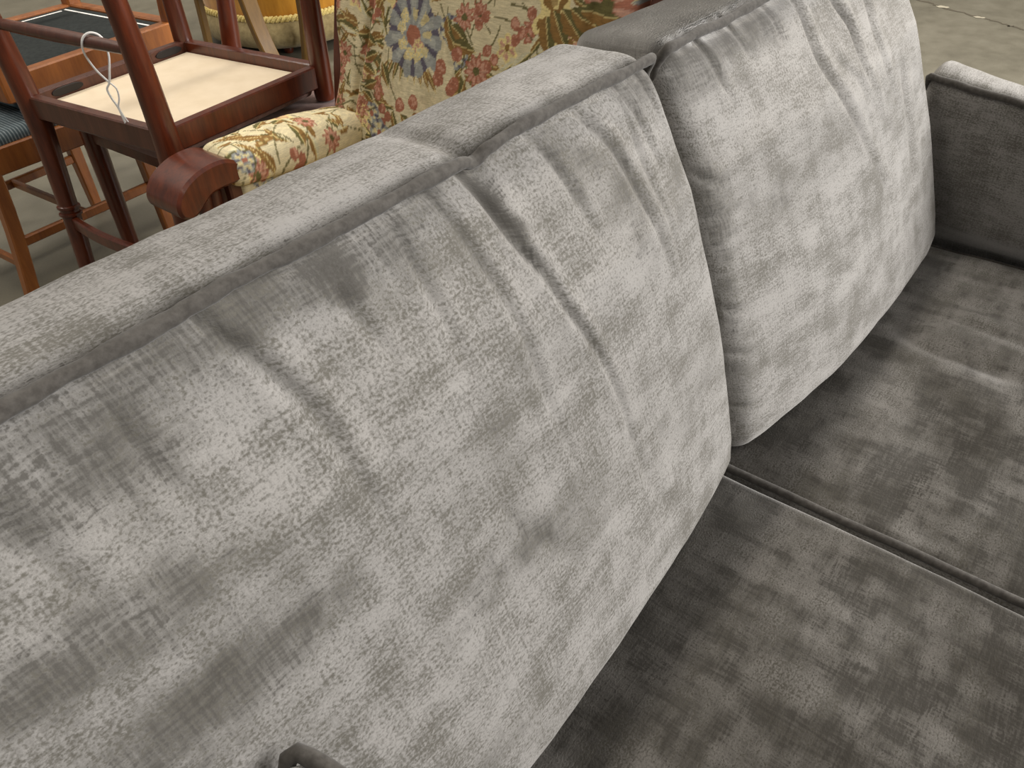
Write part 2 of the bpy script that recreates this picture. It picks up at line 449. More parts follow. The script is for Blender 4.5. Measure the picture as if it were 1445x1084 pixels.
def back_cushion(label, x0, x1, crs, yaw, kink, topnap, seed, blobs):
    root = empty('back_cushion', ((x0 + x1) / 2, .33, .445))
    tag(root, label, 'cushion', 'sofa back cushions')
    zb, zt_, T = .458, .975, .13
    Q, P, N, F, UV = rbox((x0, 0, zb), (x1, T, zt_), .028, (.0032, .012, .0032))
    def deform(P, Q, N):
        x, w, z = P[:, 0].copy(), P[:, 1].copy(), P[:, 2].copy()
        u = np.clip((x - x0) / (x1 - x0), 0, 1); v = np.clip((z - zb) / (zt_ - zb), 0, 1)
        bu = np.sin(np.pi * np.clip(u, 0, 1)) ** .6
        thick = np.interp(z, [.43, .60, .973], [1.4, 1.4, .97])
        yf = np.interp(z, ZT, YT)
        front = 1 - w / T
        bulge = bu * np.interp(v, [0, .08, .3, .7, 1], [.034, .034, .036, .024, .002])
        yl = yf - yaw * u * (1 - v) + w * thick
        yl = yl - bulge * front
        # side edges swell outwards between the corners
        x = x + np.where(u > .5, 1, -1) * np.abs(2 * u - 1) ** 6 * .003 * np.sin(np.pi * v)
        # loose top: crown of the boxing and small lumps along it
        topw = np.clip((z - (zt_ - .03)) / .03, 0, 1)
        z = z + topw * ((.006 * np.sin(np.pi * np.clip(w / T, 0, 1)) - .014 * np.clip(w / T, 0, 1)) * bu + .006 * (fbm(x * 9, w * 14, seed) - .5))
        z = z + .002 * bu * np.clip(v * 3 - 2, 0, 1)
        for kx, kd, kw in kink:
            g = np.exp(-((x - kx) / kw) ** 2)
            z = z - kd * g * np.clip(v * 8 - 7, 0, 1) * (front ** .7)
            yl = yl + kd * .5 * g * np.clip(v * 10 - 9, 0, 1) * front
        fr = np.clip(-N[:, 1], 0, 1)
        c = creases(x, P[:, 2], crs)
        lump = (fbm(x * 5, P[:, 2] * 5, seed + 5) - .5) * .010
        yl = yl + fr * (c + lump)
        # gathers where the panel is pulled into the top seam
        ga = (fbm(x * 42, P[:, 2] * 4, seed + 9, 3) - .5) * .007 * np.clip((v - .80) / .2, 0, 1)
        yl = yl + fr * ga
        yl = yl + np.clip((P[:, 2] - (zt_ - .040)) / .030, 0, 1) ** 2 * .010 * np.clip(1 - w / .02, 0, 1)
        return np.stack([x, yl, z], 1), c
    D, c = deform(P, Q, N)
    # brushed nap
    x, z = P[:, 0], P[:, 2]; fr = np.clip(-N[:, 1], 0, 1); tp = np.clip(N[:, 2], 0, 1)
    k = .30 + (fbm(x * 7, z * 11, seed + 20) - .5) * 1.3
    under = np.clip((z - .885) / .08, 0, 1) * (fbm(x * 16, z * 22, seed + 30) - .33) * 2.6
    k = k - np.clip(under, 0, .5); wear_shade = .85 * np.clip(under, 0, 1) + np.clip(c / .006, 0, 1) * .45  # shade of the folds put into the colour by crease depth
    c2 = np.clip(fbm(x * 5, z * 9, seed + 60) - .54, 0, 1) * 1.5; wear_shade = wear_shade + c2 * (.4 + fbm(x * 40, z * 40, seed + 61))
    strong = np.zeros_like(x)
    for bx, bz, rx, rz, st in blobs:
        g = np.exp(-((x - bx) / rx) ** 2 - ((z - bz) / rz) ** 2)
        if st > 1.1: strong = strong + g
        wear_shade = wear_shade + st * .85 * g * (.35 + 1.3 * fbm(x * 60, z * 60, seed + 40))
    nap = np.zeros_like(P); nap[:, 2] = fr * np.clip(k, -.5, .55); nap[:, 1] -= fr * .15
    tn = topnap + (fbm(x * 14, P[:, 1] * 20, seed + 50) - .5) * .6
    nap[:, 1] += tp * tn
    mesh('cover', D, F, MV, root, True, UV, nap, org=root.location, wear_shade=np.clip(wear_shade * .85, 0, .56 + .35 * np.clip(strong, 0, 1)) * fr + (.75 * tp if topnap > 0 else 0))  # brushed pile's dark shading on the far cushion's top put into the colour
    # piping sewn along the front edge of the top boxing, turning down at both ends
    xs = np.linspace(x0 + .012, x1 - .012, 170)
    o = .028 * (1 - .7071)
    pq = np.stack([xs, np.full_like(xs, o), np.full_like(xs, zt_ - o)], 1)
    pn = np.tile(np.array([0, -.7071, .7071]), (len(xs), 1))
    path, _ = deform(pq, pq, pn * 0)
    path[:, 1] -= .0135; path[:, 2] += .005
    ends = []
    for e, sg in ((0, -1), (-1, 1)):
        b0 = path[e].copy(); xe = x0 if e == 0 else x1
        drop = [(sg * .004, .003, -.005), (sg * .007, .010, -.018), (sg * .006, .012, -.05), (sg * .004, .0, -.11)]
        ends.append([b0 + np.array(d) for d in drop])
    full = np.array(ends[0][::-1] + path.tolist() + ends[1])
    full[:, 1:] += np.stack([np.convolve(rng.normal(0, .0012, len(full) + 8), np.ones(9) / 9, 'valid')] * 2, 1)
    r = .0056 + .0009 * np.sin(np.arange(len(full)) * .35) * np.sin(np.arange(len(full)) * .11)
    V, F2 = tube(full, r, 12)
    ang = np.arange(len(V)) % 12; t = np.repeat(np.arange(len(full)), 12)
    uvs = np.stack([t * .005, ang / 12 * .045], 1)
    uvl = np.concatenate([uvs[list(f)] for f in F2])
    mesh('piping', V, F2, MP, root, True, uvl, np.zeros((len(V), 3)), org=root.location)
    return root

# frame, arms and feet
sofa = empty('sofa', SO); tag(sofa, 'long grey crushed velvet sofa frame with low padded arms', 'sofa')
def velvet_box(name, lo, hi, r, steps, parent, deform=None, napfn=None, org=SO, seed=1, wearfn=None):
    Q, P, N, F, UV = rbox(lo, hi, r, steps)
    D = deform(P, N) if deform else P
    nap = napfn(P, N) if napfn else np.zeros_like(P)
    return mesh(name, D, F, MV, parent, True, UV, nap, org=org, wear_shade=wearfn(P, N) if wearfn else None), deform
def lump(seed, amp, f=7):
    def fn(P, N):
        a = (fbm(P[:, 0] * f + P[:, 2] * 3, P[:, 1] * f + P[:, 2] * f, seed) - .5) * amp
        return P + N * a[:, None]
    return fn
velvet_box('base', (-.02, -.40, .09), (1.66, .645, .286), .02, (.03, .03, .03), sofa, lump(2, .006))
def backdef(P, N):
    Pn = lump(3, .010)(P, N); Pn[:, 1] += np.where(P[:, 1] < .57, (P[:, 2] - .9) * .2 * (P[:, 2] > .3), 0); return Pn
velvet_box('back_frame', (-.16, .555, .27), (1.60, .645, .88), .035, (.02, .02, .02), sofa, backdef)
for x, y in ((.05, -.33), (1.59, -.33), (.05, .60), (1.55, .60)):
    V, F = tube([(x, y, 0), (x, y, .02), (x, y, .095)], [.018, .02, .03], 14)
    mesh('foot', V, F, MAHOG, sofa, org=SO)

def arm(xi, sgn, ytop, seed, ztop=.745):
    """padded arm; xi = inner face, sgn = +1 outwards to +x"""
    xo = xi + sgn * .10; lo = (min(xi, xo), -.40, .27); hi = (max(xi, xo), ytop, ztop)
    def df(P, N):
        x, y, z = P[:, 0], P[:, 1], P[:, 2]
        v = np.clip((z - .40) / .34, 0, 1); t = np.clip((ytop - y) / (ytop + .40), 0, 1)
        inner = np.clip(1 - np.abs(x - xi) / .10, 0, 1)
        sw = np.sin(np.pi * np.clip(t, 0, 1)) ** .62
        # rear end tucks in behind the back cushion, the middle swells over the seat
        dx = -sgn * inner * (.060 * sw * (.45 + .55 * np.sin(np.pi * np.clip(v * .9 + .1, 0, 1))) + .012 * (fbm(y * 6, z * 6, seed) - .5)) * np.clip((z - .445) / .05, 0, 1)
        if sgn < 0: y = y - .44 * np.clip(ztop - .03 - z, 0, 1) * (1 - t) ** 2
        drop = np.clip((z - .5) / .24, 0, 1) * (.075 * t ** 1.1)
        low = inner * np.clip((.47 - z) / .05, 0, 1) * .012 * sgn
        cr = np.clip((z - .70) / .045, 0, 1) * (.010 * np.sin(np.pi * (1 - inner)) + .010 * (fbm(y * 12, x * 12, seed + 3) - .5))
        return np.stack([x + dx + low - sgn * (1 - inner) * .09 * t, y, z - drop * (1 + .6 * (1 - inner)) + cr], 1)
    def nf(P, N):
        n = np.zeros_like(P); n[:, 1] += np.clip(N[:, 2], 0, 1) * -.3
        inn = np.clip(-sgn * N[:, 0], 0, 1); n[:, 2] -= inn * .35; n[:, 1] += inn * .25
        return n
    o, _ = velvet_box('arm', lo, hi, .022, (.008, .008, .008), sofa, df, nf, seed=seed)
    ys = np.linspace(ytop - .006, -.39, 90); q = .022 * .3
    pq = np.stack([np.full_like(ys, xi + sgn * q), ys, np.full_like(ys, ztop - q)], 1)
    path = df(pq, pq); path[:, 0] -= sgn * .004; path[:, 2] += .003
    tail = [path[0] + np.array(d) for d in ((sgn * .006, .004, -.004), (sgn * .012, .003, -.016), (sgn * .016, -.008, -.045))]
    full = np.array(tail[::-1] + path.tolist())
    V, F = tube(full, .0062, 12)
    uvs = np.stack([np.repeat(np.arange(len(full)), 12) * .006, (np.arange(len(V)) % 12) / 12 * .045], 1)
    pp = mesh('piping', V, F, MP, o, True, np.concatenate([uvs[list(f)] for f in F]), np.zeros((len(V), 3)), org=SO)
    return o
arm(1.545, 1, .30, 11)
arm(.080, -1, .270, 17, .740)

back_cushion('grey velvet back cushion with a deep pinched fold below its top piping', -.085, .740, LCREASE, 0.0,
             [(.446, .008, .012), (.44, .004, .06)], -.45, 3,
             [(.281, .955, .016, .022, 1.6), (.262, .962, .03, .014, .9), (.09, .955, .07, .022, .9), (.056, .925, .03, .02, .7), (.10, .915, .03, .02, .7),
              (.437, .945, .012, .03, 1.2), (.450, .905, .010, .03, .9), (.005, .86, .07, .02, .8), (.06, .85, .06, .02, .6), (.34, .70, .07, .025, .6), (.25, .70, .05, .02, .45), (.42, .66, .06, .03, .4), (.138, .79, .05, .02, .5),
              (.06, .78, .09, .03, .7)])
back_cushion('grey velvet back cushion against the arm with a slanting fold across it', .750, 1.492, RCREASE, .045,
             [(.9, .004, .08)], 1.3, 8,
             [(.80, .94, .05, .02, .9), (.875, .95, .05, .014, .8), (1.0, .945, .05, .02, .8), (.765, .80, .02, .10, .5), (.765, .6, .03, .12, .5)])

SEATCR_R = [([(1.20, .16), (1.169, .117), (1.16, .04), (1.157, -.035), (1.15, -.2)], .010, .026), ([(1.27, .10), (1.26, 0), (1.255, -.2)], .004, .016)]
def seat_cushion(label, x0, x1, seed, crs, tilt, half=False):
    root = empty('seat_cushion', ((x0 + x1) / 2, 0, .29)); tag(root, label, 'cushion', 'sofa seat cushions')
    y0, y1, z0, z1 = -.42, .425, .292, .443
    def df(P, N):
        x, y, z = P.T
        u = np.clip((x - x0) / (x1 - x0), 0, 1); t = np.clip((y - y0) / (y1 - y0), 0, 1); tw = np.clip((z - z0) / (z1 - z0), 0, 1)
        crown = (np.sin(np.pi * u) * np.sin(np.pi * t)) ** .5 * .014
        zz = z + tw * (crown + .008 * (fbm(x * 5, y * 5, seed) - .5) - creases(x, y, crs))
        return np.stack([x, y, zz], 1)
    def nf(P, N):
        up = np.clip(N[:, 2], 0, 1); n = np.zeros_like(P); x, y = P[:, 0], P[:, 1]
        k = tilt + (fbm(x * 8, y * 8, seed + 4) - .5) * .9
        n[:, 1] = up * k * .85; n[:, 0] = -up * k * .5
        return n
    def wf(P, N):
        x, y = P[:, 0], P[:, 1]
        w = (fbm(x * 8, y * 8, seed + 6, 4) - .5) * .9 + (fbm(x * 15, y * 48, seed + 7, 3) - .5) * .8 + (fbm(x * 48, y * 15, seed + 8, 3) - .5) * .8 + .40
        return np.clip(w, .1, .68) * np.clip(N[:, 2], 0, 1)
    velvet_box('cover', (x0, y0, z0), (x1, y1, z1), .02, (.004, .004, .012), root, df, nf, org=root.location, wearfn=wf)
    q = .02 * .29
    loop = [(x0 + q, y1 - .02), (x0 + q, y0 + .02), (x0 + .02, y0 + q), (x1 - .02, y0 + q), (x1 - q, y0 + .02), (x1 - q, y1 - .02)]
    if half: loop = loop[:4]
    pts = []
    for a, b_ in zip(loop[:-1], loop[1:]):
        n = max(2, int(math.dist(a, b_) / .012)); pts += [np.array(a) + (np.array(b_) - a) * k / n for k in range(n)]
    pts.append(np.array(loop[-1])); pts = np.array(pts)
    pq = np.c_[pts, np.full(len(pts), z1 - q)]; path = df(pq, pq)
    V, F = tube(path, .0058, 10)
    uvs = np.stack([np.repeat(np.arange(len(path)), 10) * .012, (np.arange(len(V)) % 10) / 10 * .04], 1)
    mesh('piping', V, F, MP, root, True, np.concatenate([uvs[list(f)] for f in F]), np.zeros((len(V), 3)), org=root.location)
seat_cushion('dark grey velvet seat cushion in front of the pinched back cushion', .105, .743, 21, [], .62, True)
seat_cushion('dark grey velvet seat cushion with a soft ridge beside the padded arm', .748, 1.528, 27, SEATCR_R, .62)

# ------------------------------------------------------------------ mahogany dining chairs
def turned(p0, p1, prof, segs=16):
    """round turned member between two points; prof = [(t, radius)]"""
    p0 = np.array(p0, float); p1 = np.array(p1, float)
    return tube([p0 + (p1 - p0) * t for t, _ in prof], [r for _, r in prof], segs)
def mahogany_chair(label, loc, rot, lift=0.0, group='mahogany dining chairs', stuffed=False):
    root = empty('dining_chair', loc, rot); tag(root, label, 'chair', group)
    h = lift
    # front legs (front is -y), slightly tapered, proud of the rails
    for s in (-1, 1):
        V, F = turned((s * .262, -.235, 0), (s * .250, -.225, .484 + h), [(0, .0155), (.04, .017), (.5, .0225), (.8, .025), (.97, .0255), (1, .0235)])
        mesh('front_leg', V, F, MAHOG, root)
        path = spline([(s * .252, .268, 0), (s * .247, .248, .20 + h / 2), (s * .243, .240, .42 + h), (s * .239, .244, .50 + h), (s * .230, .270, .72 + h), (s * .222, .305, .97 + h)], 40)
        t = np.linspace(0, 1, 40); r = np.interp(t, [0, .3, .5, .75, 1], [.018, .026, .029, .023, .019])
        po = mesh('back_post', *tube(path, r, 16), MAHOG, root)
        # turned rings on the upper post
        c = path[30]; d = path[31] - path[29]; d /= np.linalg.norm(d)
        for k in (-1, 1):
            q = c + d * .009 * k
            V, F = tube([q - d * .0065, q - d * .003, q + d * .003, q + d * .0065], [.021, .0275, .0275, .021], 16)
            mesh('ring', V, F, MAHOG, po)
    zr = .426 + h
    rails = [((-.238, .238, zr), (.238, .238, zr), 'rear_rail'), ((-.245, -.225, zr), (.245, -.225, zr), 'front_rail'),
             ((-.245, -.225, zr), (-.24, .238, zr), 'side_rail'), ((.245, -.225, zr), (.24, .238, zr), 'side_rail')]
    for a, b_, n in rails:
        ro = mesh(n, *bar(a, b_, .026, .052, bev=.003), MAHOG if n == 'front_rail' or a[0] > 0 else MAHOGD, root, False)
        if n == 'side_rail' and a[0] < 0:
            for yy in (-.155, .15):
                x = -.2425 + .0132 + yy * .011
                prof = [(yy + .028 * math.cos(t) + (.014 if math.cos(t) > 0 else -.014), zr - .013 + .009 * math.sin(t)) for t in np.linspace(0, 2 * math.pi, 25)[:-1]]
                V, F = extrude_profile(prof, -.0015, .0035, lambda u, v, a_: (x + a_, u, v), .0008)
                ho = mesh('pocket_shade', V, F, DARK, ro, False)  # raised dark oval, painted shade of a pocket hole; nothing is cut
    # drop-in seat and the lining under it
    V = [(-.225, -.205, zr + .012), (.225, -.205, zr + .012), (.207, .205, zr + .012), (-.207, .205, zr + .012)]
    V, F = join(bar((0, -.21, zr + .006), (0, .224, zr + .006), .455, .012, bev=.003))
    so = None
    Q, P, N, F2, UV = rbox(*(((-.262, -.25, zr + .005), (.262, .222, zr + .050)) if stuffed else ((-.230, -.212, zr + .013), (.230, .226, zr + .050))), .014, (.02, .02, .01))
    P[:, 2] += np.clip((P[:, 2] - zr - .03) / .02, 0, 1) * .006 * np.sin(np.pi * (P[:, 0] + .228) / .456) * np.sin(np.pi * (P[:, 1] + .21) / .42)
    so = mesh('seat_pad', P, F2, MAUVE, root)
    mesh('lining', V, F, CREAM, so, False)
    # stretchers
    mesh('stretcher', *turned((-.246, .25, .238), (.246, .25, .238), [(0, .011), (.3, .0135), (.5, .014), (.7, .0135), (1, .011)], 12), MAHOGD, root)
    for s in (-1, 1):
        mesh('stretcher', *turned((s * .258, -.233, .14), (s * .248, .254, .14), [(0, .011), (.5, .014), (1, .011)], 12), MAHOG, root)
    # backrest rails
    for k, (ii, w) in enumerate(((31, .035), (38, .06))):
        p = path[ii]
        pts = spline([(-p[0], p[1], p[2]), (-p[0] * .5, p[1] + .018, p[2]), (0, p[1] + .024, p[2]), (p[0] * .5, p[1] + .018, p[2]), (p[0], p[1], p[2])], 17)
        mesh('back_rail' if k == 0 else 'top_rail', *sweep(pts, .018, w, (0, 0, 1)), MAHOG, root)
    return root
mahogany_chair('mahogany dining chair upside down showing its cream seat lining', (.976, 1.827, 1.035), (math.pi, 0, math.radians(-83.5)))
mahogany_chair('mahogany dining chair with mauve seat standing under the upturned one', (1.068, 1.815, 0), (0, 0, math.radians(-88)), .069, stuffed=True).scale = (1.10, 1, 1)

# white string tied round the upturned chair's rear stretcher
def to_world(p):   # upturned chair frame -> world
    a = math.radians(-83.5); x, y, z = p[0], -p[1], -p[2]
    return np.array([.976 + math.cos(a) * x - math.sin(a) * y, 1.827 + math.sin(a) * x + math.cos(a) * y, 1.035 + z])
c0 = to_world((.128, .25, .238))
loop = [c0 + np.array(d) for d in ((.0, -.002, -.078), (-.012, .012, -.05), (-.020, .016, -.015), (-.014, .012, .010), (.002, .004, .018), (.016, -.006, .006), (.014, -.012, -.025), (.006, -.008, -.055), (.0, -.002, -.078),
        (-.006, .006, -.092), (-.004, .004, -.112), (.0, 0, -.13), (.002, -.002, -.16), (.004, -.004, -.183))]
loop2 = [c0 + np.array(d) for d in ((.0, -.002, -.078), (.007, -.008, -.092), (.006, -.006, -.112), (.001, -.001, -.13), (.005, -.004, -.155), (.014, -.010, -.176), (.030, -.02, -.184))]
so = mesh('tie_string', *tube(spline(loop, 80), .0022, 8), STRINGM)
tag(so, 'white string looped round the stretcher of the upturned mahogany chair', 'string')
mesh('string_end', *tube(spline(loop2, 40), .0018, 8), STRINGM, so)

# ------------------------------------------------------------------ honey-coloured chairs
def square_chair(label, loc, rot, seatmat, lining, woodm, lift=0.0):
    root = empty('dining_chair', loc, rot); tag(root, label, 'chair', 'honey wood dining chairs')
    for s in (-1, 1):
        mesh('front_leg', *bar((s * .213, -.205, 0), (s * .213, -.205, .455 + lift), .030, .030, up=(0, 1, 0), w1=.045, h1=.045), woodm, root, False)
        pts = spline([(s * .205, .27, 0), (s * .2, .225, .25), (s * .2, .21, .45 + lift), (s * .2, .235, .65 + lift), (s * .2, .285, .90 + lift)], 14)
        mesh('back_post', *sweep(pts, .034, .036, (0, 1, 0)), woodm, root)
        mesh('stretcher', *bar((s * .21, -.2, .20), (s * .202, .235, .20), .016, .028), woodm, root, False)
    zr = .425 + lift
    for a, b_, n in (((-.2, .212, zr), (.2, .212, zr), 'rear_rail'), ((-.213, -.207, zr), (.213, -.207, zr), 'front_rail'),
                     ((-.215, -.205, zr), (-.2, .21, zr), 'side_rail'), ((.215, -.205, zr), (.2, .21, zr), 'side_rail')):
        mesh(n, *bar(a, b_, .032, .07, bev=.004), woodm, root, False)
    mesh('stretcher', *bar((-.205, .02, .20), (.205, .02, .20), .016, .026), woodm, root, False)
    mesh('stretcher', *bar((-.2, .238, .13), (.2, .238, .13), .016, .028), woodm, root, False)
    Q, P, N, F2, UV = rbox((-.21, -.205, zr + .02), (.21, .2, zr + .062), .018, (.02, .02, .01))
    P[:, 2] += np.clip((P[:, 2] - zr - .03) / .03, 0, 1) * .012 * np.cos(P[:, 0] / .21 * 1.5) * np.cos(P[:, 1] / .21 * 1.5)
    so = mesh('seat_pad', P, F2, seatmat, root)
    mesh('lining', *bar((0, -.19, zr - .026), (0, .195, zr - .026), .385, .004, bev=.001), lining, so, False)
    # white tape holding the lining
    for a, b_ in (((-.17, .168, zr - .0288), (.17, .172, zr - .0288)), ((.172, -.15, zr - .0288), (.165, .16, zr - .0288))):
        mesh('tape', *bar(a, b_, .006, .0014, bev=.0003), STRINGM, so, False)
    for zz, w in ((.66, .04), (.84, .07)):
        y = np.interp(zz + lift, [.65 + lift, .90 + lift], [.235, .285])
        mesh('back_rail' if w < .05 else 'top_rail', *bar((-.19, y, zz + lift), (.19, y, zz + lift), .02, w), woodm, root, False)
    return root
square_chair('honey brown wooden chair with blue striped seat below an upturned chair', (.83, 2.515, 0), (0, 0, math.radians(94)), BLUE, BLACKC, HONEY)
square_chair('honey brown wooden chair upside down showing its black seat lining', (1.03, 2.665, .992), (math.pi, 0, math.radians(96)), BLUE, BLACKC, HONEY).scale = (1.3, 1.34, 1)

# sabre-legged beech chair
r3 = empty('side_chair', (2.2, 3.15, 0)); tag(r3, 'golden beech chair with curved sabre legs beside the gold tub chair', 'chair')
O3 = (2.2, 3.15, 0)
for x, sx in ((2.0, 1), (2.54, 1)):
    pts = spline([(x + .05, 2.79, .0), (x + .025, 2.85, .10), (x + .02, 2.96, .25), (x, 3.0, .47), (x - .005, 2.99, .62), (x, 2.94, .9)], 28)
    mesh('back_post', *sweep(pts, np.linspace(.05, .085, 28), .034, (0, 1, 0)), HONEYD, r3, org=O3)
    pts = spline([(x, 3.42, .0), (x, 3.38, .2), (x, 3.36, .47)], 10)
    mesh('front_leg', *sweep(pts, .03, .03, (0, 1, 0)), HONEYD, r3, org=O3)
for a, b_ in (((2.0, 3.0, .485), (2.54, 3.0, .485)), ((2.0, 3.36, .485), (2.54, 3.36, .485)), ((2.0, 3.0, .485), (2.0, 3.36, .485)), ((2.54, 3.0, .485), (2.54, 3.36, .485))):
    mesh('seat_rail', *bar(a, b_, .025, .05), HONEYD, r3, False, org=O3)
Q, P, N, F2, UV = rbox((2.01, 3.0, .505), (2.53, 3.37, .55), .018, (.04, .04, .02)); mesh('seat_pad', P, F2, BEIGE, r3, org=O3)
mesh('top_rail', *bar((2.0, 2.945, .86), (2.54, 2.945, .86), .02, .07), HONEYD, r3, False, org=O3)

# gold tub chair with braided trim
OG = (2.84, 3.86, 0); rg = empty('tub_chair', OG); tag(rg, 'gold velour tub chair with braid trim above a beige base', 'chair')
def ring_lathe(prof, segs=56, squ=2.6):
    V = []; F = []
    for r, z in prof:
        for k in range(segs):
            a = 2 * math.pi * k / segs; c, s = math.cos(a), math.sin(a)
            q = (abs(c) ** squ + abs(s) ** squ) ** (-1 / squ)
            V.append((OG[0] + r * q * c, OG[1] + r * q * s, z))
    n = len(prof)
    for i in range(n - 1):
        for k in range(segs):
            F.append((i * segs + k, i * segs + (k + 1) % segs, (i + 1) * segs + (k + 1) % segs, (i + 1) * segs + k))
    F.append(tuple(range(segs))[::-1]); F.append(tuple(range((n - 1) * segs, n * segs)))
    return np.array(V), F
mesh('base', *ring_lathe([(.38, .045), (.43, .05), (.455, .075), (.465, .11), (.455, .15), (.44, .175), (.41, .18)]), BEIGE, rg, org=OG)
mesh('body', *ring_lathe([(.40, .175), (.415, .19), (.42, .25), (.425, .40), (.40, .45), (.34, .48), (.1, .49)]), GOLDC, rg, org=OG)
a = np.linspace(0, 2 * math.pi, 400)
for ph in (0, 1):
    q = (np.abs(np.cos(a)) ** 2.6 + np.abs(np.sin(a)) ** 2.6) ** (-1 / 2.6)
    rr = (.432 + .006 * np.cos(a * 60 + ph * math.pi)) * q
    path = np.stack([OG[0] + rr * np.cos(a), OG[1] + rr * np.sin(a), .19 + .010 * np.sin(a * 60 + ph * math.pi)], 1)
    mesh('braid', *tube(path, .009, 7, cap=False), BRAID, rg, org=OG)
V = []; F = []
nb = 30
for k in range(nb + 1):
    t = math.radians(-10 + 200 * k / nb); c, s = math.cos(t), math.sin(t)
    for r, z in ((.30, .46), (.30, .74), (.34, .78), (.40, .76), (.42, .46)):
        V.append((OG[0] + r * c, OG[1] + r * s, z))
    if k:
        for j in range(5): F.append((5 * (k - 1) + j, 5 * k + j, 5 * k + (j + 1) % 5, 5 * (k - 1) + (j + 1) % 5))
F.append((0, 1, 2, 3, 4)); F.append(tuple(5 * nb + j for j in (4, 3, 2, 1, 0)))
mesh('backrest', V, F, GOLDC, rg, org=OG)
for k in range(4):
    t = math.pi / 4 + k * math.pi / 2
    x, y = OG[0] + .36 * math.cos(t), OG[1] + .36 * math.sin(t)
    mesh('foot', *tube([(x, y, 0), (x, y, .02), (x, y, .05)], [.02, .028, .024], 12), MAHOG, rg, org=OG)

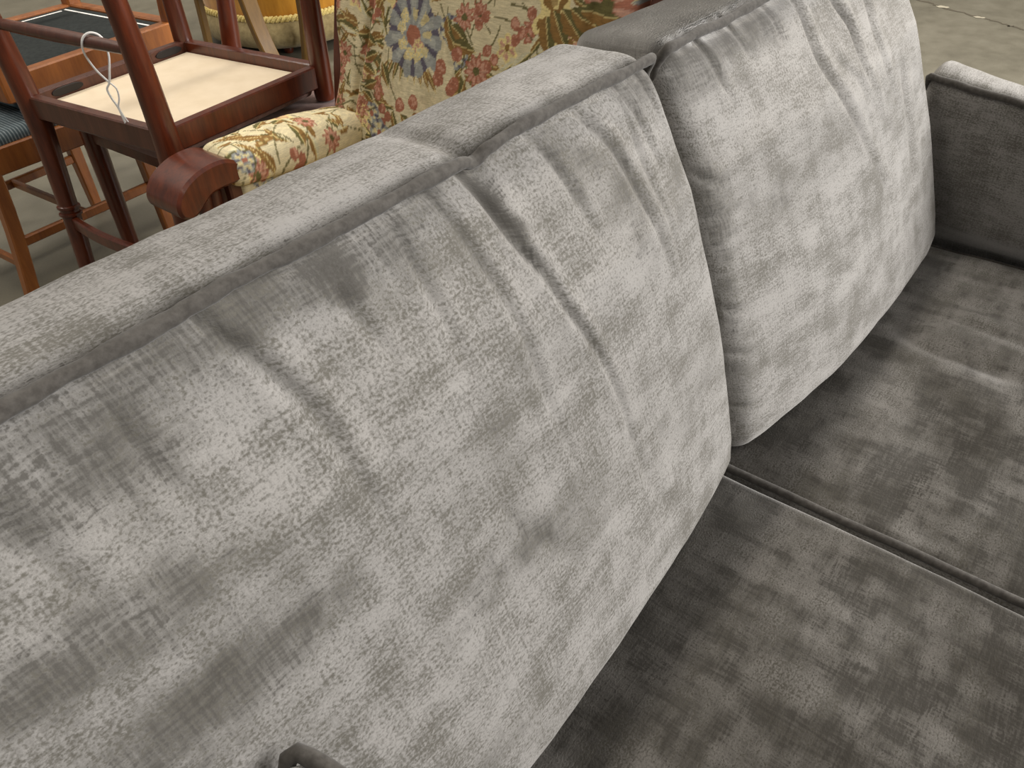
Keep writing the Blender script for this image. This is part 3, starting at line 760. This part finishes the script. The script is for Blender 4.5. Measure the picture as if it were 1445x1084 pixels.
# ------------------------------------------------------------------ floral armchair with show-wood arms
CREAMP = lin((204, 192, 158)); RUST = lin((160, 104, 82)); PINK = lin((190, 146, 124)); BLUEG = lin((146, 148, 144)); PLUM = lin((82, 74, 92))
OLIVE = lin((98, 92, 56)); BROWN = lin((134, 102, 58)); YEL = lin((218, 200, 140)); PALE = lin((196, 190, 160))
def flower_print(u, v, seed=1, explicit=True, light=1.0, dens=1.0):
    """woven flower print sampled at cloth coordinates u (to the right), v (up), metres"""
    n = len(u); rgb = np.tile(np.array(CREAMP), (n, 1)) * (.85 + .3 * fbm(u * 25, v * 160, seed))[:, None]
    wob = (fbm(u * 60, v * 60, seed + 2) - .5); wob2 = fbm(u * 130, v * 130, seed + 4)
    rs = np.random.RandomState(seed)
    def put(mask, idx, col, alpha=1.0):
        q = idx[mask]; rgb[q] = rgb[q] * (1 - alpha) + np.array(col) * alpha * (.75 + .5 * wob2[q])[:, None]
    def near(cu, cv, R): return np.nonzero((np.abs(u - cu) < R) & (np.abs(v - cv) < R))[0]
    def leaf(cu, cv, L, Wd, ang, c1, c2):
        i = near(cu, cv, L);
        if not len(i): return
        du, dv = u[i] - cu, v[i] - cv; a = du * math.cos(ang) + dv * math.sin(ang); b_ = -du * math.sin(ang) + dv * math.cos(ang)
        t = np.clip(a / L + .5, 0, 1); w = Wd * np.sin(np.pi * t ** .8) * (1 + .5 * wob[i])
        put((np.abs(b_) < w) & (b_ > 0), i, c1); put((np.abs(b_) < w) & (b_ <= 0), i, c2)
        put((np.abs(b_) < .0012) & (np.abs(a) < L * .5), i, YEL, .6)
    def bloom(cu, cv, R, col, col2, npet, center, plum=False):
        i = near(cu, cv, R * 1.3)
        if not len(i): return
        du, dv = u[i] - cu, v[i] - cv; r = np.hypot(du, dv) / R * (1 + .35 * wob[i]); th = np.arctan2(dv, du) + cu * 90
        pet = (.93 + .07 * np.cos(npet * th)) if plum else (.84 + .16 * np.cos(npet * th))
        put(r < pet, i, col); put((r < pet * .78) & (np.cos(npet * th) > .3), i, col2)
        if plum: put((r < pet * 1.02) & (r > .45) & (np.cos(npet * th) < -.55), i, PLUM, .85)
        put((r < .62) & (r > .34) & (np.cos((npet - 2) * th + 1) > .1), i, YEL if plum else col2, .7)
        put(r < .24, i, center)
    def berry(cu, cv, R):
        i = near(cu, cv, R * 1.3)
        if not len(i): return
        r = np.hypot(u[i] - cu, v[i] - cv) / R * (1 + .5 * wob[i])
        put(r < 1, i, RUST); put((r < .8) & (wob2[i] > .55), i, PINK, .8)
    def stem(cu, cv, L, ang, cur):
        i = near(cu, cv, L)
        if not len(i): return
        du, dv = u[i] - cu, v[i] - cv; a = du * math.cos(ang) + dv * math.sin(ang); b_ = -du * math.sin(ang) + dv * math.cos(ang)
        put((np.abs(b_ - cur * a * a * 8) < .0017) & (np.abs(a) < L * .5), i, OLIVE, .9)
    lo = (u.min(), v.min()); hi = (u.max(), v.max())
    cnt = int((hi[0] - lo[0]) * (hi[1] - lo[1]) / .0022 * dens) + int(12 * dens)
    for k in range(cnt):
        cu, cv = rs.uniform(lo[0], hi[0]), rs.uniform(lo[1], hi[1]); t = rs.rand(); ang = rs.uniform(0, 6.28)
        stem(cu, cv, .10, ang, rs.uniform(-1, 1))
        if t < .52:
            for q in range(rs.randint(2, 5)):
                leaf(cu + rs.uniform(-.03, .03), cv + rs.uniform(-.03, .03), rs.uniform(.035, .065), rs.uniform(.006, .012), ang + rs.uniform(-1, 1), OLIVE if rs.rand() < .55 else BROWN, BROWN if rs.rand() < .6 else PALE)
        elif t < .68: berry(cu, cv, .011); berry(cu + .018, cv - .012, .010); berry(cu + .004, cv - .026, .010)
        elif t < .82: bloom(cu, cv, rs.uniform(.02, .028), RUST, PINK, 9, OLIVE)
        elif t < .92: bloom(cu, cv, rs.uniform(.024, .034), BLUEG, PALE, 7, RUST, True)
        else: bloom(cu, cv, rs.uniform(.025, .035), YEL, PINK, 6, BROWN)
    if explicit:
        i = near(-1.18, .75, .12); r = np.hypot((u[i] + 1.19) / .11, (v[i] - .70) / .10); put(r < 1, i, CREAMP, .9)
        for q in range(9): leaf(-1.215 + .018 * (q - 4), .712 - .004 * abs(q - 4), .055, .006, -1.57 + .16 * (q - 4), OLIVE if q < 5 else BROWN, BROWN)
        for q in range(5): leaf(-1.332 + .006 * (q % 2), .745 - .028 * q, .04, .010, -.5 + .9 * (q % 2), OLIVE, BROWN)
        leaf(-1.282, .685, .055, .011, -1.1, OLIVE, BROWN); stem(-1.27, .68, .11, -1.2, .6)
        bloom(-1.205, .772, .082, BLUEG, lin((165, 166, 158)), 11, RUST, True)
        bloom(-1.19, .755, .018, PINK, YEL, 6, PINK)
        for du_, dv_ in ((-.035, .01), (-.028, -.02), (-.005, -.035), (.02, -.03), (-.03, .03)): bloom(-1.205 + du_, .772 + dv_, .013, YEL, PALE, 5, YEL)
        for q in range(4): leaf(-1.105 + .014 * q, .79 - .02 * (q % 2), .06, .014, -1.2 + .35 * q, OLIVE, BROWN)
        bloom(-1.028, .733, .032, RUST, PINK, 10, OLIVE)
        for cu, cv in ((-1.126, .703), (-1.081, .756), (-1.121, .727), (-1.09, .69), (-1.234, .634), (-1.193, .648), (-1.083, .70)): berry(cu, cv, .014)
        for q in range(26): i = near(0, 0, .01); berry(-1.359 + .022 * math.cos(q * 2.4) * (q / 26) ** .5, .612 + .022 * math.sin(q * 2.4) * (q / 26) ** .5, .0035)
        bloom(-.765, .872, .05, RUST, PINK, 8, OLIVE); bloom(-.864, .846, .05, YEL, BROWN, 5, BROWN)
        for q in range(5): leaf(-.874 + .025 * q, .81 + .012 * q, .075, .018, -1.3 + .3 * q, OLIVE, BROWN)
    return rgb * light
OF = (1.02, 1.11, 0); rf = empty('armchair', OF); tag(rf, 'floral tapestry armchair with curved mahogany arms behind the sofa', 'armchair')
# back: leans away, loosely covered, with a fold near its far side
Q, P, N, F2, UV = rbox((0, .725, .40), (.12, 1.462, 1.06), .03, (.02, .0026, .0026))
def fback(P, N):
    x, y, z = P[:, 0], P[:, 1], P[:, 2]
    fr = np.clip(1 - x / .12, 0, 1); px = 1.13 + .28 * (z - .55) + x
    px = px - fr * .02 * np.sin(np.pi * np.clip((y - .725) / .75, 0, 1)) ** .5
    cz = creases(y, z, [([(1.325, .90), (1.335, .817), (1.36, .70), (1.386, .585), (1.39, .5)][::-1], .014, .010), ([(.80, 1.0), (.79, .88), (.78, .7)], .010, .012)])
    wav = (fbm(y * 7, z * 5, 5) - .5) * .012
    yy = y + np.where(y > 1.40, 1, 0) * (.012 * np.sin(z * 26) + .004) * np.clip((y - 1.40) / .06, 0, 1)
    return np.stack([px + fr * (cz + wav), yy, z], 1)
mesh('back_cushion', fback(P, N), F2, FLORAL, rf, rgb=flower_print(-P[:, 1], P[:, 2], 7), org=OF)
# show-wood back posts and rear legs
for y in (1.497, .69):
    pts = spline([(1.44, y, 0), (1.30, y, .20), (1.20, y, .42), (1.215, y, .60), (1.265, y, .80), (1.34, y, 1.09)], 24)
    mesh('back_post', *sweep(pts, .055, .034, (0, 1, 0)), MAHOGD, rf, org=OF)
mesh('top_rail', *bar((1.345, .69, 1.09), (1.345, 1.512, 1.09), .04, .06), MAHOG, rf, False, org=OF)
# seat
Q, P, N, F2, UV = rbox((.66, .77, .20), (1.20, 1.43, .34), .02, (.02, .02, .02)); mesh('seat_base', P, F2, FLORAL, rf, rgb=flower_print(P[:, 0] + P[:, 2], P[:, 1] + P[:, 2], 31, False), org=OF)
Q, P, N, F2, UV = rbox((.64, .785, .335), (1.135, 1.42, .45), .035, (.012, .012, .012))
P[:, 2] += np.clip((P[:, 2] - .39) / .06, 0, 1) * .02 * np.sin(np.pi * np.clip((P[:, 1] - .785) / .635, 0, 1))
mesh('seat_cushion', P, F2, FLORAL, rf, rgb=flower_print(P[:, 0] + P[:, 2], P[:, 1], 33, False), org=OF)
for ya, yb in ((1.362, 1.472), (.722, .832)):
    # padded arm top
    Q, P, N, F2, UV = rbox((.775, ya - .006, .545), (1.155, yb + .006, .612), .028, (.003, .003, .004))
    ym = (ya + yb) / 2
    P2 = P.copy(); t = (P[:, 0] - .775) / .38
    P2[:, 2] += np.clip((P[:, 2] - .56) / .05, 0, 1) * (.022 * np.cos((P[:, 1] - ym) / .06 * 1.2) * np.sin(np.pi * np.clip(t * .8 + .12, 0, 1)) + .008 * (fbm(P[:, 0] * 14, P[:, 1] * 14, 3) - .5)) - .03 * t
    P2[:, 1] += (P[:, 1] - ym) * .25 * np.sin(np.pi * t)
    mesh('arm_pad', P2, F2, FLORAL, rf, rgb=flower_print(P[:, 0], P[:, 1] * 1.0 + P[:, 2] * .8, 12, False, 1.3, .6), org=OF)
    # upholstered panel below the pad
    Q, P, N, F2, UV = rbox((.80, ya + .012, .25), (1.15, yb - .012, .552), .012, (.004, .01, .004))
    mesh('arm_panel', P, F2, FLORAL, rf, rgb=flower_print(P[:, 0], P[:, 2], 16, False), org=OF)
    # scrolled hand rest
    prof = spline([(.800, .602), (.765, .617), (.715, .615), (.672, .598), (.650, .575), (.644, .555), (.650, .538), (.670, .530), (.690, .537), (.712, .553), (.735, .562), (.800, .562)], 60)
    V, F = extrude_profile(prof, ya - .004, yb + .004, lambda u_, v_, a_: (u_, a_, v_), .006)
    mesh('hand_rest', V, F, MAHOG, rf, org=OF)
    # fluted arm support running down into the front leg
    for k, dx in enumerate((0, .024, .048)):
        pts = spline([(.735 + dx, ym, .565), (.728 + dx, ym, .50), (.715 + dx, ym, .42), (.70 + dx, ym, .30), (.695 + dx, ym, .0)], 20)
        mesh('arm_support', *tube(pts, np.linspace(.015, .013, 20), 10), MAHOGD, rf, org=OF)
    mesh('arm_post', *bar((.792, ym, .565), (.79, ym, .02), .034, .07, up=(0, 1, 0)), MAHOGD, rf, False, org=OF)
mesh('front_rail', *bar((.71, .78, .27), (.71, 1.42, .27), .03, .07), MAHOG, rf, False, org=OF)
